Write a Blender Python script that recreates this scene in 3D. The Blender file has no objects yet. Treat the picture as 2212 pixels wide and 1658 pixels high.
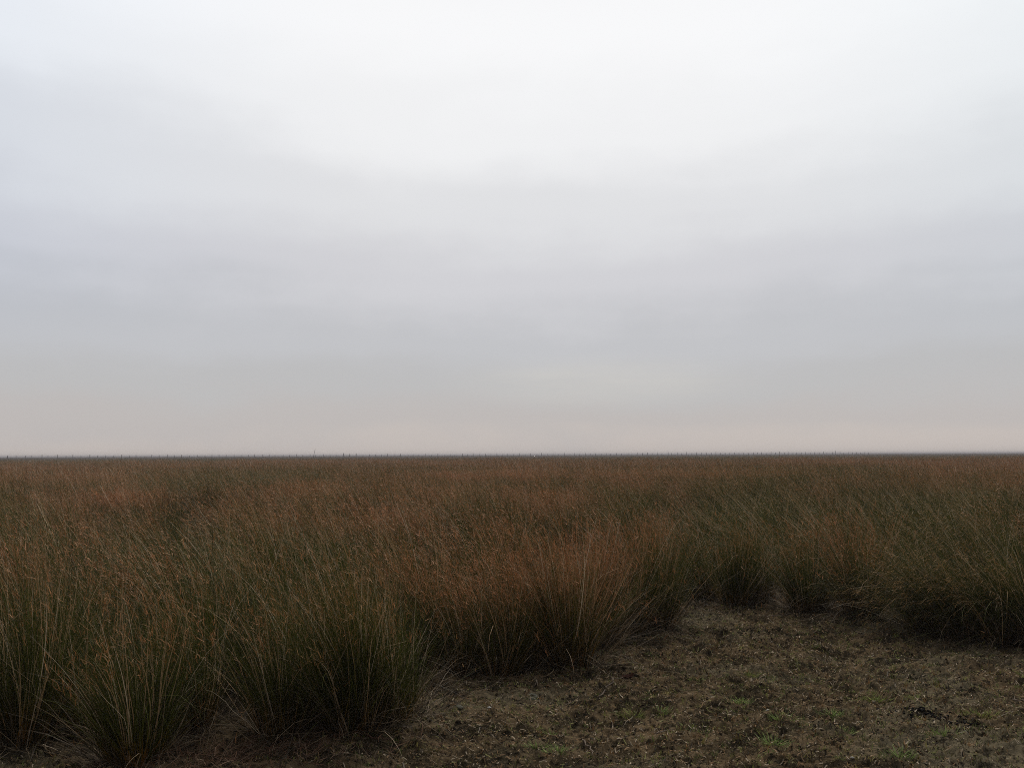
import bpy, math
import numpy as np
from mathutils import Vector, Matrix

S = bpy.context.scene
C = S.collection
rad = math.radians

# ------------------------------------------------------------------ camera, sky, sun, exposure
CAM_H = 1.70
FPX = 983.0
PITCH, ROLL = 4.12, -0.24
cam_d = bpy.data.cameras.new('camera')
cam = bpy.data.objects.new('camera', cam_d)
C.objects.link(cam)
cam_d.sensor_width = 36.0
cam_d.lens = 36.0 * FPX / 1024.0
cam_d.clip_start = 0.05
cam_d.clip_end = 30000
CAM_M = (Matrix.Translation((0, 0, CAM_H)) @ Matrix.Rotation(rad(90 + PITCH), 4, 'X')
         @ Matrix.Rotation(rad(ROLL), 4, 'Z'))
cam.matrix_world = CAM_M
S.camera = cam

SUN_EL, SUN_AZ = 52.0, 12.0
w = bpy.data.worlds.new('World')
S.world = w
w.use_nodes = True


class NT:
    """small helper around a node tree"""
    def __init__(s, nt):
        s.nt = nt
        s.nt.nodes.clear()

    def n(s, typ, **kw):
        nd = s.nt.nodes.new(typ)
        for k, v in kw.items():
            setattr(nd, k, v)
        return nd

    def link(s, a, b):
        s.nt.links.new(a, b)

    def put(s, sock, v):
        if isinstance(v, bpy.types.NodeSocket):
            s.link(v, sock)
        else:
            sock.default_value = v

    def m(s, op, a, b=0.0, c=0.0, clamp=False):
        nd = s.n('ShaderNodeMath', operation=op, use_clamp=clamp)
        for i, v in enumerate((a, b, c)):
            s.put(nd.inputs[i], v)
        return nd.outputs[0]

    def smooth(s, v, lo, hi):
        nd = s.n('ShaderNodeMapRange', interpolation_type='SMOOTHSTEP')
        s.put(nd.inputs[0], v)
        nd.inputs[1].default_value = lo
        nd.inputs[2].default_value = hi
        return nd.outputs[0]

    def mix(s, f, a, b, blend='MIX'):
        nd = s.n('ShaderNodeMix', data_type='RGBA', blend_type=blend)
        s.put(nd.inputs[0], f)
        for i, v in ((6, a), (7, b)):
            if isinstance(v, tuple):
                v = (*v, 1.0) if len(v) == 3 else v
            s.put(nd.inputs[i], v)
        return nd.outputs[2]

    def noise(s, vec, scale, detail=3.0, rough=0.55):
        nd = s.n('ShaderNodeTexNoise')
        s.put(nd.inputs['Vector'], vec)
        nd.inputs['Scale'].default_value = scale
        nd.inputs['Detail'].default_value = detail
        nd.inputs['Roughness'].default_value = rough
        return nd.outputs[0]

    def xyz(s, x, y, z):
        nd = s.n('ShaderNodeCombineXYZ')
        for i, v in enumerate((x, y, z)):
            s.put(nd.inputs[i], v)
        return nd.outputs[0]


def lin(r, g, b):
    f = lambda c: (c / 255 / 12.92) if c / 255 <= 0.04045 else ((c / 255 + 0.055) / 1.055) ** 2.4
    return (f(r), f(g), f(b))


W = NT(w.node_tree)
tc = W.n('ShaderNodeTexCoord').outputs['Generated']
sp = W.n('ShaderNodeSeparateXYZ')
W.link(tc, sp.inputs[0])
dx, dy, dz = sp.outputs
az = W.m('ARCTAN2', dx, dy)
# a stratus deck: layered banks, thinnest (brightest) around the hidden sun
bank = W.noise(W.xyz(W.m('MULTIPLY', az, 1.3), W.m('MULTIPLY', dz, 9.0), 3.1), 1.6, 3.0, 0.5)
soft = W.noise(W.xyz(W.m('MULTIPLY', az, 2.6), W.m('MULTIPLY', dz, 5.0), 8.7), 1.1, 2.0, 0.45)
el = W.m('ADD', W.m('ABSOLUTE', dz), W.m('MULTIPLY', W.m('SUBTRACT', bank, 0.5), 0.08))
el = W.m('ADD', el, W.m('MULTIPLY', W.m('SUBTRACT', soft, 0.5), 0.05))
# the deck is thinnest ahead and to the right; fine mottling all over
ac = W.m('DIVIDE', W.m('SUBTRACT', az, 0.12), 0.6)
el = W.m('ADD', el, W.m('MULTIPLY', W.m('MULTIPLY', W.m('SUBTRACT', 0.35, W.m('MULTIPLY', ac, ac)), 0.05), W.smooth(dz, 0.02, 0.3)))
mot = W.noise(W.xyz(W.m('MULTIPLY', az, 1.6), W.m('MULTIPLY', dz, 2.6), 5.2), 7.0, 5.0, 0.6)
el = W.m('ADD', el, W.m('MULTIPLY', W.m('SUBTRACT', mot, 0.5), 0.045))
ramp = W.n('ShaderNodeValToRGB')
ramp.color_ramp.interpolation = 'EASE'
W.link(el, ramp.inputs[0])
stops = [(0.0, (197, 189, 185)), (0.03, (189, 184, 183)), (0.075, (188, 187, 188)), (0.12, (194, 194, 197)),
         (0.18, (210, 209, 212)), (0.26, (226, 226, 227)), (0.34, (243, 243, 243)), (0.42, (251, 251, 251)),
         (0.60, (240, 240, 242)), (1.0, (215, 217, 221))]
cr = ramp.color_ramp
while len(cr.elements) < len(stops):
    cr.elements.new(0.5)
for e, (p, c) in zip(cr.elements, stops):
    e.position = p
    e.color = (*lin(*c), 1)
deck = ramp.outputs[0]
# thin, slightly bluer cloud away from the sun
side = W.m('MULTIPLY', W.smooth(W.m('MULTIPLY', az, -1.0), 0.12, 0.72), W.smooth(dz, 0.06, 0.2))
side2 = W.m('MULTIPLY', W.smooth(az, 0.15, 0.75), W.smooth(dz, 0.05, 0.2))
deck = W.mix(W.m('MULTIPLY', side, 0.55), deck, (0.80, 0.90, 1.04, 1), 'MULTIPLY')
deck = W.mix(W.m('MULTIPLY', side2, 0.6), deck, (0.87, 0.95, 0.99, 1), 'MULTIPLY')
# paler break in the cloud low over the plain
bx = W.m('DIVIDE', W.m('SUBTRACT', az, 0.09), 0.19)
bz = W.m('DIVIDE', W.m('SUBTRACT', dz, 0.074), 0.034)
br = W.m('SUBTRACT', 1.0, W.m('SQRT', W.m('ADD', W.m('MULTIPLY', bx, bx), W.m('MULTIPLY', bz, bz))), clamp=True)
br = W.m('MULTIPLY', W.smooth(br, 0.0, 1.0), W.m('ADD', 0.1, W.m('MULTIPLY', W.noise(W.xyz(W.m('MULTIPLY', az, 2.0), W.m('MULTIPLY', dz, 14.0), 1.7), 5.0, 4.0, 0.6), 1.2)))
deck = W.mix(W.m('MULTIPLY', br, 0.95, clamp=True), deck, (*lin(203, 200, 196), 1))
# unseen part of the deck behind the camera, dimmed to deepen backlit contrast
back = W.m('SUBTRACT', 1.0, W.smooth(dy, -0.75, 0.35))
deck = W.mix(W.m('MULTIPLY', back, 0.9), deck, (0.27, 0.28, 0.30, 1), 'MULTIPLY')
sky = W.n('ShaderNodeTexSky', sky_type='NISHITA', sun_disc=False, sun_elevation=rad(SUN_EL), sun_rotation=rad(SUN_AZ))
b1 = W.n('ShaderNodeBackground')
W.link(sky.outputs[0], b1.inputs[0])
b1.inputs[1].default_value = 0.1
b2 = W.n('ShaderNodeBackground')
W.link(deck, b2.inputs[0])
b2.inputs[1].default_value = 1.0
mx = W.n('ShaderNodeMixShader')
mx.inputs[0].default_value = 0.95
W.link(b1.outputs[0], mx.inputs[1])
W.link(b2.outputs[0], mx.inputs[2])
wo = W.n('ShaderNodeOutputWorld')
W.link(mx.outputs[0], wo.inputs[0])

sl = bpy.data.lights.new('sun', 'SUN')
sl.energy = 1.5
sl.angle = rad(10)
sl.color = (1.0, 0.95, 0.88)
sun = bpy.data.objects.new('sun', sl)
C.objects.link(sun)
sd = Vector((math.sin(rad(SUN_AZ)) * math.cos(rad(SUN_EL)), math.cos(rad(SUN_AZ)) * math.cos(rad(SUN_EL)),
             math.sin(rad(SUN_EL))))
sun.rotation_euler = sd.to_track_quat('Z', 'Y').to_euler()
sun.location = (0, 0, 60)
S.view_settings.view_transform = 'Standard'
S.view_settings.look = 'None'
S.view_settings.exposure = 0.0
S.view_settings.gamma = 1.0
S.cycles.max_bounces = 5
S.cycles.caustics_reflective = False
S.cycles.caustics_refractive = False
S.cycles.transparent_max_bounces = 4
S.cycles.volume_bounces = 1
S.cycles.diffuse_bounces = 2
S.cycles.use_denoising = False
S.cycles.filter_width = 1.0


# ------------------------------------------------------------------ helpers
def ground_at(u, v):
    """point on the plain seen at (u, v) of a 2212 x 1658 view of the photograph"""
    x = (u / 2212 - 0.5) * 1024
    y = v * 767 / 1658 - 383.5
    d = CAM_M.to_3x3() @ Vector((x, -y, -FPX))
    t = CAM_H / -d.z
    return (d.x * t, d.y * t)


def tag(o, label=None, cat=None, group=None, kind=None):
    for k, v in (('label', label), ('category', cat), ('group', group), ('kind', kind)):
        if v:
            o[k] = v
    return o


def make_mesh(name, V, F, mats, col=None, smooth=False, midx=None):
    """V (n,3), F list of (k, size) index arrays"""
    me = bpy.data.meshes.new(name)
    V = np.ascontiguousarray(V, dtype=np.float32).reshape(-1, 3)
    me.vertices.add(len(V))
    me.vertices.foreach_set('co', V.ravel())
    Fs = F if isinstance(F, list) else [F]
    loops = np.concatenate([f.ravel() for f in Fs]).astype(np.int32)
    sizes = np.concatenate([np.full(len(f), f.shape[1]) for f in Fs])
    starts = np.concatenate([[0], np.cumsum(sizes)[:-1]]).astype(np.int32)
    me.loops.add(len(loops))
    me.loops.foreach_set('vertex_index', loops)
    me.polygons.add(len(sizes))
    me.polygons.foreach_set('loop_start', starts)
    if smooth:
        me.polygons.foreach_set('use_smooth', np.ones(len(sizes), dtype=bool))
    for m_ in (mats if isinstance(mats, (list, tuple)) else [mats]):
        me.materials.append(m_)
    if col is not None:
        a = me.attributes.new('gcol', 'FLOAT_COLOR', 'POINT')
        a.data.foreach_set('color', np.ascontiguousarray(col, dtype=np.float32).ravel())
    me.update(calc_edges=True)
    return me


def add_obj(name, me, parent=None, loc=None):
    o = bpy.data.objects.new(name, me)
    C.objects.link(o)
    if parent is not None:
        o.parent = parent
    if loc is not None:
        o.location = loc
    return o


def empty(name, loc):
    o = bpy.data.objects.new(name, None)
    o.empty_display_size = 0.2
    o.location = loc
    C.objects.link(o)
    return o


_tabs = np.random.RandomState(5).rand(64, 64)


def vnoise(x, y, s):
    x = np.asarray(x) * s + 500.3
    y = np.asarray(y) * s + 700.7
    xi = np.floor(x).astype(int)
    yi = np.floor(y).astype(int)
    fx = x - xi
    fy = y - yi
    fx = fx * fx * (3 - 2 * fx)
    fy = fy * fy * (3 - 2 * fy)
    g = lambda i, j: _tabs[i % 64, j % 64]
    a = g(xi, yi) * (1 - fx) + g(xi + 1, yi) * fx
    b = g(xi, yi + 1) * (1 - fx) + g(xi + 1, yi + 1) * fx
    return a * (1 - fy) + b * fy


def gz(x, y):
    """height of the ground"""
    x = np.asarray(x, dtype=float)
    y = np.asarray(y, dtype=float)
    r = np.hypot(x, y)
    k = np.clip(1.2 - r / 60, 0, 1)
    z = 0.07 * (vnoise(x, y, 0.7) - 0.5) + 0.045 * (vnoise(x, y, 2.1) - 0.5)
    z += 0.032 * (vnoise(x + y * .3, y - x * .3, 6.3) - 0.5)
    clod = vnoise(x * .8 - y * .6, y * .8 + x * .6, 13.0)
    z += 0.040 * (clod - 0.5) + 0.052 * (vnoise(x, y, 27.0) - 0.5) ** 3 * 5.0 + 0.03 * (vnoise(x + 3, y, 31.0) - 0.5)
    return z * k


# ------------------------------------------------------------------ materials
def new_mat(name):
    m_ = bpy.data.materials.new(name)
    m_.use_nodes = True
    return m_, NT(m_.node_tree)


def finish(N, col, rough=0.7, spec=0.2, trans=0.0, bump=None):
    p = N.n('ShaderNodeBsdfPrincipled')
    N.put(p.inputs['Base Color'], col)
    N.put(p.inputs['Roughness'], rough)
    N.put(p.inputs['Specular IOR Level'], spec)
    if bump is not None:
        b = N.n('ShaderNodeBump')
        b.inputs['Strength'].default_value = bump[1]
        b.inputs['Distance'].default_value = bump[2]
        N.link(bump[0], b.inputs['Height'])
        N.link(b.outputs[0], p.inputs['Normal'])
    out = N.n('ShaderNodeOutputMaterial')
    sh = p.outputs[0]
    if trans:
        t = N.n('ShaderNodeBsdfTranslucent')
        N.put(t.inputs[0], col)
        m_ = N.n('ShaderNodeMixShader')
        m_.inputs[0].default_value = trans
        N.link(p.outputs[0], m_.inputs[1])
        N.link(t.outputs[0], m_.inputs[2])
        sh = m_.outputs[0]
    N.link(sh, out.inputs[0])


def grass_colour(N, T, R, K, A):
    pos = N.n('ShaderNodeNewGeometry').outputs['Position']
    sxy = N.n('ShaderNodeSeparateXYZ')
    N.link(pos, sxy.inputs[0])
    flat = N.xyz(sxy.outputs[0], sxy.outputs[1], 0.0)
    big = N.noise(flat, 0.16, 3.0, 0.6)
    wide = N.noise(flat, 0.045, 2.0, 0.5)
    med = N.noise(flat, 0.75, 2.0, 0.5)
    green = N.mix(R, GREEN_A, GREEN_B)
    rust = N.mix(R, RUST_A, RUST_B)
    rust = N.mix(N.smooth(med, 0.42, 0.7), rust, RUST_C)
    g = N.m('ADD', T, N.m('MULTIPLY', N.m('SUBTRACT', big, 0.5), 1.3))
    g = N.m('ADD', g, N.m('MULTIPLY', N.m('SUBTRACT', wide, 0.5), 1.0))
    g = N.m('ADD', g, N.m('MULTIPLY', N.m('SUBTRACT', N.m('FRACT', N.m('MULTIPLY', R, 7.31)), 0.5), 1.0))
    g = N.m('SUBTRACT', g, N.m('MULTIPLY', N.m('SUBTRACT', A, 0.5), 1.8))
    col = N.mix(N.smooth(g, 0.58, 1.32), green, rust)
    # reddish sheath at the very base of the stems
    col = N.mix(N.m('MULTIPLY', N.m('SUBTRACT', 1.0, N.smooth(T, 0.03, 0.28)), N.smooth(R, 0.35, 0.8)), col, SHEATH)
    seed = N.mix(R, SEED_A, SEED_B)
    seed = N.mix(N.m('MULTIPLY', N.smooth(A, 0.5, 1.0), 0.6), seed, GREEN_B)
    col = N.mix(N.smooth(K, 0.8, 0.9), col, seed)
    dead = N.mix(R, DEAD_A, DEAD_B)
    isdead = N.m('MULTIPLY', N.smooth(K, 0.4, 0.45), N.m('SUBTRACT', 1.0, N.smooth(K, 0.6, 0.7)))
    col = N.mix(isdead, col, dead)
    live = N.m('SUBTRACT', 1.0, N.smooth(K, 0.3, 0.4))
    col = N.mix(N.m('MULTIPLY', N.m('MULTIPLY', N.smooth(R, 0.895, 0.905), live), 0.85), col, TAN)
    col = N.mix(N.m('MULTIPLY', N.smooth(R, 0.975, 0.98), 0.9), col, STRAW)
    return col


GREEN_A, GREEN_B = (0.012, 0.018, 0.003), (0.150, 0.160, 0.030)
RUST_A, RUST_B, RUST_C = (0.080, 0.034, 0.013), (0.600, 0.275, 0.125), (0.480, 0.235, 0.115)
SHEATH = (0.300, 0.125, 0.016)
SEED_A, SEED_B = (0.290, 0.112, 0.042), (0.780, 0.350, 0.150)
DEAD_A, DEAD_B = (0.035, 0.025, 0.014), (0.420, 0.310, 0.195)
STRAW, TAN = (0.78, 0.64, 0.46), (0.600, 0.395, 0.225)

M_grass, N = new_mat('tussock_grass')
at = N.n('ShaderNodeAttribute', attribute_name='gcol')
sc_ = N.n('ShaderNodeSeparateColor')
N.link(at.outputs['Color'], sc_.inputs[0])
gc = grass_colour(N, sc_.outputs[0], sc_.outputs[1], sc_.outputs[2], at.outputs['Alpha'])
finish(N, gc, 0.5, 0.12, 0.15)

M_far, N = new_mat('distant_grass')
pos = N.n('ShaderNodeNewGeometry').outputs['Position']
f1 = N.noise(pos, 0.05, 4.0, 0.65)
f2 = N.noise(pos, 1.3, 3.0, 0.6)
fc = N.mix(N.smooth(f1, 0.35, 0.65), (0.022, 0.021, 0.012), (0.040, 0.030, 0.021))
fc = N.mix(f2, fc, (0.055, 0.040, 0.028))
finish(N, fc, 0.9, 0.05)

M_soil, N = new_mat('soil')
pos = N.n('ShaderNodeNewGeometry').outputs['Position']
n1 = N.noise(pos, 0.55, 3.0, 0.6)
n2 = N.noise(pos, 3.2, 4.0, 0.6)
n3 = N.noise(pos, 14.0, 5.0, 0.72)
n4 = N.noise(pos, 46.0, 4.0, 0.75)
sc1 = N.mix(N.smooth(n2, 0.38, 0.64), (0.034, 0.026, 0.015), (0.138, 0.096, 0.053))
sc1 = N.mix(N.m('MULTIPLY', N.smooth(n1, 0.50, 0.62), 0.75), sc1, (0.145, 0.120, 0.074))
sc1 = N.mix(N.m('MULTIPLY', N.smooth(n3, 0.50, 0.62), 0.88), sc1, (0.013, 0.010, 0.007))
sc1 = N.mix(N.m('MULTIPLY', N.smooth(n4, 0.55, 0.66), 0.6), sc1, (0.260, 0.200, 0.125))
finish(N, sc1, 1.0, 0.0, 0, (n4, 0.8, 0.012))

M_clod, N = new_mat('clod')
at = N.n('ShaderNodeAttribute', attribute_name='gcol')
sc_ = N.n('ShaderNodeSeparateColor')
N.link(at.outputs['Color'], sc_.inputs[0])
cc = N.mix(sc_.outputs[1], (0.020, 0.015, 0.010), (0.075, 0.056, 0.036))
finish(N, cc, 1.0, 0.0)

M_litter, N = new_mat('litter')
at = N.n('ShaderNodeAttribute', attribute_name='gcol')
finish(N, at.outputs['Color'], 0.7, 0.06, 0.1)


def plain_mat(name, a, b, scale=30, rough=0.8, spec=0.2):
    m_, N = new_mat(name)
    tcx = N.n('ShaderNodeTexCoord').outputs['Object']
    nz = N.noise(tcx, scale, 4.0, 0.6)
    finish(N, N.mix(N.smooth(nz, 0.3, 0.7), a, b), rough, spec, 0, (nz, 0.5, 0.01))
    return m_


M_post = plain_mat('weathered_wood', (0.016, 0.014, 0.013), (0.035, 0.031, 0.028), 4)
M_wire = plain_mat('galvanised_wire', (0.10, 0.10, 0.10), (0.2, 0.2, 0.2), 4, 0.5)
M_pole = plain_mat('pale_pole', (0.22, 0.20, 0.19), (0.30, 0.28, 0.27), 4)
M_white = plain_mat('white_flake', (0.62, 0.58, 0.50), (0.80, 0.77, 0.70), 60)
M_stone = plain_mat('pale_clod', (0.085, 0.08, 0.055), (0.15, 0.14, 0.10), 40)
M_twig = plain_mat('twig_bark', (0.045, 0.030, 0.02), (0.15, 0.11, 0.08), 50)
M_ptwig = plain_mat('bleached_twig', (0.11, 0.08, 0.055), (0.24, 0.18, 0.13), 50)
M_leaf = plain_mat('dead_leaf', (0.06, 0.028, 0.018), (0.17, 0.085, 0.055), 60)
M_black = plain_mat('black_clod', (0.007, 0.006, 0.006), (0.016, 0.014, 0.013), 60, 0.9, 0.05)

# ------------------------------------------------------------------ the ground sheet
EDGE_PX = [(-150, 1640), (0, 1610), (120, 1612), (300, 1640), (430, 1585), (590, 1592), (700, 1570), (790, 1585), (880, 1568),
           (905, 1500), (930, 1450), (1000, 1458), (1110, 1452), (1240, 1444), (1290, 1395), (1400, 1362), (1440, 1330),
           (1452, 1288), (1490, 1282), (1560, 1310), (1640, 1318), (1745, 1330), (1870, 1342), (1960, 1368),
           (2060, 1382), (2150, 1388), (2212, 1392), (2400, 1420)]
edge = [ground_at(*p) for p in EDGE_PX]
poly = np.array([(-9.0, edge[0][1] - 0.3)] + edge + [(12.0, 7.2), (24, 3.0), (24, -18), (-24, -18), (-24, 4.5)])


def in_clearing(x, y):
    x = np.asarray(x)
    y = np.asarray(y)
    ins = np.zeros(x.shape, bool)
    n = len(poly)
    for i in range(n):
        x1, y1 = poly[i]
        x2, y2 = poly[(i + 1) % n]
        c = ((y1 > y) != (y2 > y)) & (x < (x2 - x1) * (y - y1) / (y2 - y1 + 1e-12) + x1)
        ins ^= c
    return ins


def edge_dist(x, y):
    d = np.full(np.shape(x), 1e9)
    E = np.array(edge)
    for (x1, y1), (x2, y2) in zip(E[:-1], E[1:]):
        vx, vy = x2 - x1, y2 - y1
        t = np.clip(((x - x1) * vx + (y - y1) * vy) / (vx * vx + vy * vy), 0, 1)
        d = np.minimum(d, np.hypot(x - x1 - t * vx, y - y1 - t * vy))
    return d


def axis(lo, hi, step, far):
    a = np.arange(lo, hi, step)
    up = [hi]
    s = step
    while up[-1] < far:
        s *= 1.25
        up.append(up[-1] + s)
    dn = [lo]
    s = step
    while dn[-1] > -far:
        s *= 1.25
        dn.append(dn[-1] - s)
    return np.array(dn[:0:-1] + list(a) + up)


gxs = axis(-4.2, 6.6, 0.0135, 7000)
gys = axis(4.9, 11.6, 0.0135, 7000)
GX, GY = np.meshgrid(gxs, gys)
GZ = gz(GX, GY)
nx, ny = len(gxs), len(gys)
idx = np.arange(nx * ny).reshape(ny, nx)
F = np.stack([idx[:-1, :-1], idx[:-1, 1:], idx[1:, 1:], idx[1:, :-1]], -1).reshape(-1, 4)
me = make_mesh('ground', np.stack([GX, GY, GZ], -1), F, M_soil, smooth=True)
tag(add_obj('ground', me), 'bare brown soil of the trampled clearing running on under the grassland', 'ground', kind='structure')


# ------------------------------------------------------------------ grass building
def ribbons(P, Wd, side, col):
    """P (n,m,3) centre lines, Wd (n,m) widths, side (n,3) unit vectors, col (n,m,4)"""
    n, m = P.shape[:2]
    off = side[:, None, :] * (Wd[..., None] * 0.5)
    V = np.stack([P - off, P + off], 2).reshape(-1, 3)
    cl = np.repeat(col[:, :, None, :], 2, 2).reshape(-1, 4)
    b = (np.arange(n)[:, None] * (2 * m) + np.arange(m - 1)[None, :] * 2).reshape(-1)
    Fq = np.stack([b, b + 1, b + 3, b + 2], -1)
    return V, Fq, cl


def join(parts):
    V, Fq, cl, o = [], [], [], 0
    for v, f, c in parts:
        V.append(v)
        Fq.append(f + o)
        cl.append(c)
        o += len(v)
    return np.concatenate(V), np.concatenate(Fq), np.concatenate(cl)


def strands(rng, base, L, t0, t1, m, width, pw=1.5, kink=0.0):
    """curved centre lines: tilt vectors t0 at the base growing by t1 towards the tip"""
    n = len(L)
    s = (np.arange(m - 1) + 0.5) / (m - 1)
    tilt = t0[:, None, :] + t1[:, None, :] * (s ** pw)[None, :, None]
    if kink:
        tilt = tilt + np.cumsum(rng.randn(n, m - 1, 2), 1) * kink
    ang = np.linalg.norm(tilt, axis=2) + 1e-6
    dr = tilt / ang[..., None]
    ang = np.minimum(ang, 2.6)
    st = np.concatenate([dr * np.sin(ang)[..., None], np.cos(ang)[..., None]], 2) * (L / (m - 1))[:, None, None]
    P = np.concatenate([base[:, None, :], base[:, None, :] + np.cumsum(st, 1)], 1)
    ss = np.linspace(0, 1, m)
    Wd = width[:, None] * np.clip(1.0 - ss ** 2.2, 0.12, 1)[None, :]
    a = rng.rand(n) * np.pi
    side = np.stack([np.cos(a), np.sin(a), np.zeros(n)], -1)
    return P, Wd, side


def gcol(T, R, K, A):
    n, m = T.shape
    c = np.empty((n, m, 4))
    c[..., 0] = T
    c[..., 1] = R[:, None]
    c[..., 2] = K
    c[..., 3] = A
    return c


def tussock(seed, H=1.2, R=0.17, wind=(-0.35, -0.02), green=0.5, n=900, wid=0.0030, heads=1.0, dead=0.14, spread=1.0,
            m=7, droop=1.0):
    """returns stems, seed heads and dead leaves of one clump standing at the origin"""
    rng = np.random.RandomState(seed)
    wind = np.array(wind)

    # a clump is several shoots close together, each with a lean and a height of its own
    nb = rng.randint(6, 11)
    ba = rng.rand(nb) * 2 * np.pi
    br_ = np.sqrt(rng.rand(nb))
    b_lean = rng.randn(nb, 2) * 0.13
    b_h = 0.78 + 0.34 * rng.rand(nb)

    def start(k, rr):
        b = rng.randint(0, nb, k)
        off = np.stack([np.cos(ba[b]), np.sin(ba[b])], -1) * (br_[b] * rr)[:, None] + rng.randn(k, 2) * rr * 0.2
        r = np.hypot(off[:, 0], off[:, 1]) + 1e-6
        d = off / r[:, None]
        return d, np.concatenate([off, np.full((k, 1), -0.03)], 1), np.minimum(r / rr, 1.2), b

    # culms
    ns = int(n * 0.55)
    d, base, rr, bk = start(ns, R)
    L = H * b_h[bk] * (0.66 + 0.42 * rng.rand(ns) ** 0.8)
    t0 = b_lean[bk] + wind[None, :] * 0.48 + d * (0.04 + 0.30 * spread * rr * rng.rand(ns))[:, None] + rng.randn(ns, 2) * 0.10
    t1 = wind[None, :] * (0.5 + 1.3 * rng.rand(ns))[:, None] + d * (0.25 * spread * rng.rand(ns))[:, None] + rng.randn(ns, 2) * 0.17
    t0 = t0 + (rng.rand(ns) < 0.13)[:, None] * rng.randn(ns, 2) * 0.33
    bent = rng.rand(ns) < 0.10
    t1 = t1 + bent[:, None] * rng.randn(ns, 2) * 1.3
    P, Wd, side = strands(rng, base, L, t0, t1, m, wid * (0.6 + 0.6 * rng.rand(ns)), 1.6, 0.032)
    rnd = rng.rand(ns)
    Wd *= np.where(rnd > .90, 1.7, 0.9)[:, None]
    T = np.linspace(0, 1, m)[None, :] * (L / H)[:, None]
    st = [ribbons(P, Wd, side, gcol(T, rnd, 0.0, green))]
    # leaves
    nl = n - ns
    d2, base2, rr2, bk2 = start(nl, R)
    L2 = H * b_h[bk2] * (0.40 + 0.50 * rng.rand(nl))
    t02 = b_lean[bk2] + d2 * (0.08 + 0.42 * spread * rng.rand(nl))[:, None] + rng.randn(nl, 2) * 0.08
    t12 = wind[None, :] * (0.6 + 1.2 * rng.rand(nl))[:, None] + d2 * (droop * 1.1 * rng.rand(nl) ** 2)[:, None] + rng.randn(nl, 2) * 0.22
    P2, Wd2, side2 = strands(rng, base2, L2, t02, t12, m, wid * (0.9 + 0.8 * rng.rand(nl)), 2.0, 0.02)
    T2 = np.linspace(0, 1, m)[None, :] * (L2 / H)[:, None] * 0.75
    st.append(ribbons(P2, Wd2, side2, gcol(T2, rng.rand(nl), 0.0, green)))
    # seed heads near the tips of the culms
    k = 6
    pick = np.nonzero(rng.rand(ns) < 0.36 * heads)[0]
    hd = []
    if len(pick):
        tip, pre = P[pick, -1], P[pick, -3]
        f = rng.rand(len(pick), k)
        q = tip[:, None, :] * (1 - f[..., None]) + pre[:, None, :] * f[..., None]
        q = q.reshape(-1, 3)
        kk = len(q)
        tt = np.tile(wind * 1.6, (kk, 1)) + rng.randn(kk, 2) * 0.5
        Ph, Wh, sh = strands(rng, q, 0.025 + 0.055 * rng.rand(kk), tt, wind[None, :] * 1.5 + rng.randn(kk, 2) * 0.5, 3,
                             wid * (0.5 + 0.7 * rng.rand(kk)), 1.0)
        Wh[:, 1] *= 1.2
        hd.append(ribbons(Ph, Wh, sh, gcol(np.ones((kk, 3)), np.repeat(rng.rand(len(pick)) * 0.5, k) + rng.rand(kk) * 0.45, 1.0, green)))
    # dead, broken leaves round the foot
    nd = int(n * dead)
    d3, base3, rr3, bk3 = start(nd, R * 1.5)
    L3 = H * (0.15 + 0.75 * rng.rand(nd) ** 1.6)
    t03 = d3 * (0.3 + 0.9 * rng.rand(nd))[:, None] + rng.randn(nd, 2) * 0.3
    t13 = d3 * (1.0 * rng.rand(nd))[:, None] + rng.randn(nd, 2) * 0.45
    P3, Wd3, side3 = strands(rng, base3, L3, t03, t13, m, wid * (0.8 + 1.0 * rng.rand(nd)), 1.3, 0.17)
    P3[..., 2] = np.maximum(P3[..., 2], 0.005 + 0.02 * rng.rand(nd)[:, None])
    dd = [ribbons(P3, Wd3, side3, gcol(np.zeros((nd, m)), rng.rand(nd) ** 2.6, 0.5, green))]
    return st, hd, dd


GRP = 'grass tussocks along the edge of the clearing'
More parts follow.
